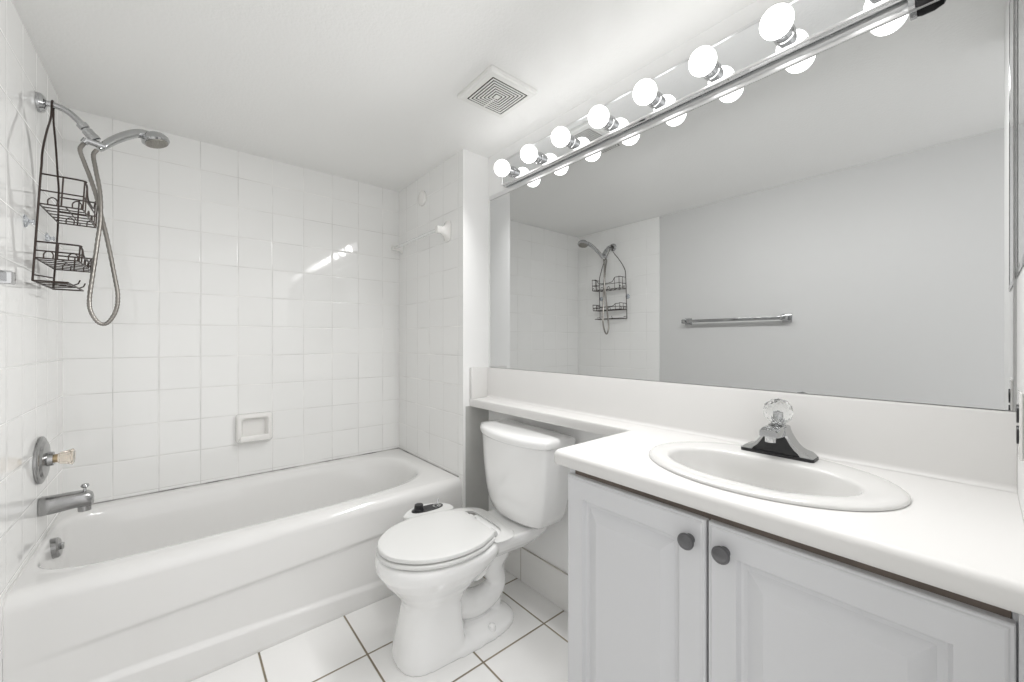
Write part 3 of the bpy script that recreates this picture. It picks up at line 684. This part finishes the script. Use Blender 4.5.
# seat and lid
half = [(0.330, 0.126), (0.350, 0.143), (0.385, 0.162), (0.42, 0.178), (0.50, 0.191), (0.58, 0.183), (0.65, 0.156), (0.70, 0.116), (0.736, 0.066), (0.750, 0.0)]
loop = catmull([(a, b, 0) for a, b in half]+[(a, -b, 0) for a, b in half[::-1][1:]], 5)+[Vector((0.330, -0.06, 0)), Vector((0.330, 0, 0)), Vector((0.330, 0.06, 0))]
def lids(scale, z, off=0.0):
    c = Vector((0.52, 0, 0)); return [((c+(p-c)*scale).x+off, ((c+(p-c)*scale)).y, z) for p in loop]
bm = B(); loft(bm, [lids(0.90, 0.4015), lids(0.985, 0.402), lids(1.0, 0.405), lids(1.0, 0.4135), lids(0.990, 0.4165), lids(0.965, 0.4175), lids(0.88, 0.4178)]); mk('seat', bm, M_seat, tl, local=True, angle=45)
bm = B(); loft(bm, [lids(0.86, 0.4212), lids(0.968, 0.4216), lids(0.984, 0.4242), lids(0.984, 0.4325), lids(0.974, 0.4365), lids(0.95, 0.438), lids(0.88, 0.4395), lids(0.5, 0.4405)]); mk('seat_lid', bm, M_seat, tl, local=True, angle=45)
for s in (-1, 1):
    bm = B(); tube(bm, [(0.312, s*0.065, 0.412), (0.312, s*0.100, 0.412)], 0.010, 14); box(bm, (0.296, s*0.070, 0.398), (0.322, s*0.095, 0.410), 0.004); mk('hinge', bm, M_seat, tl, local=True)
# bidet attachment clamped under the seat
def flat(pts, z0, z1, k=5):
    P = catmull([(a, b, 0) for a, b in pts], k, True)
    c = sum(P, Vector())/len(P)
    q = lambda s, z: [((c+(p-c)*s).x, (c+(p-c)*s).y, z) for p in P]
    bm = B(); loft(bm, [q(0.97, z0), q(1, z0+0.003), q(1, z1-0.004), q(0.95, z1)]); return bm
bd = mk('bidet_attachment', flat([(0.262, -0.13), (0.258, 0.05), (0.30, 0.11), (0.338, 0.128), (0.33, 0.148), (0.285, 0.152), (0.245, 0.138), (0.225, 0.10), (0.232, 0.06), (0.215, -0.08), (0.225, -0.17), (0.28, -0.215), (0.34, -0.235), (0.36, -0.21), (0.29, -0.175)], 0.3975, 0.4055), M_seat, tl, local=True)
tag(bd, 'white bidet attachment plate')
bm = flat([(0.33, -0.225), (0.36, -0.205), (0.44, -0.212), (0.52, -0.222), (0.556, -0.245), (0.55, -0.275), (0.50, -0.315), (0.43, -0.325), (0.37, -0.305), (0.335, -0.265)], 0.396, 0.419); mk('control_panel', bm, M_seat, bd, local=True)
bm = B(); lathe(bm, (0.480, -0.275, 0.4185), (0, 0, 1), [(0, 0.024), (0.006, 0.024), (0.008, 0.021), (0.027, 0.019), (0.029, 0)], 24); tag(mk('control_dial', bm, M_black, bd, local=True), 'black control dial')
bm = B(); lathe(bm, (0.395, -0.268, 0.4185), (0, 0, 1), [(0, 0.020), (0.005, 0.020), (0.006, 0.010), (0.012, 0.009), (0.013, 0)], 24); tube(bm, [(0.395, -0.268, 0.428), (0.385, -0.272, 0.452)], 0.004, 8); mk('pressure_dial', bm, M_chrome, bd, local=True)
bm = B(); loft(bm, [egg(0.365, 0.515, 0.030, z, N=32) for z in (0.4175, 0.4225)]); bmesh.ops.translate(bm, vec=(0, -0.270, 0), verts=bm.verts); mk('control_label', bm, M_black, bd, local=True)
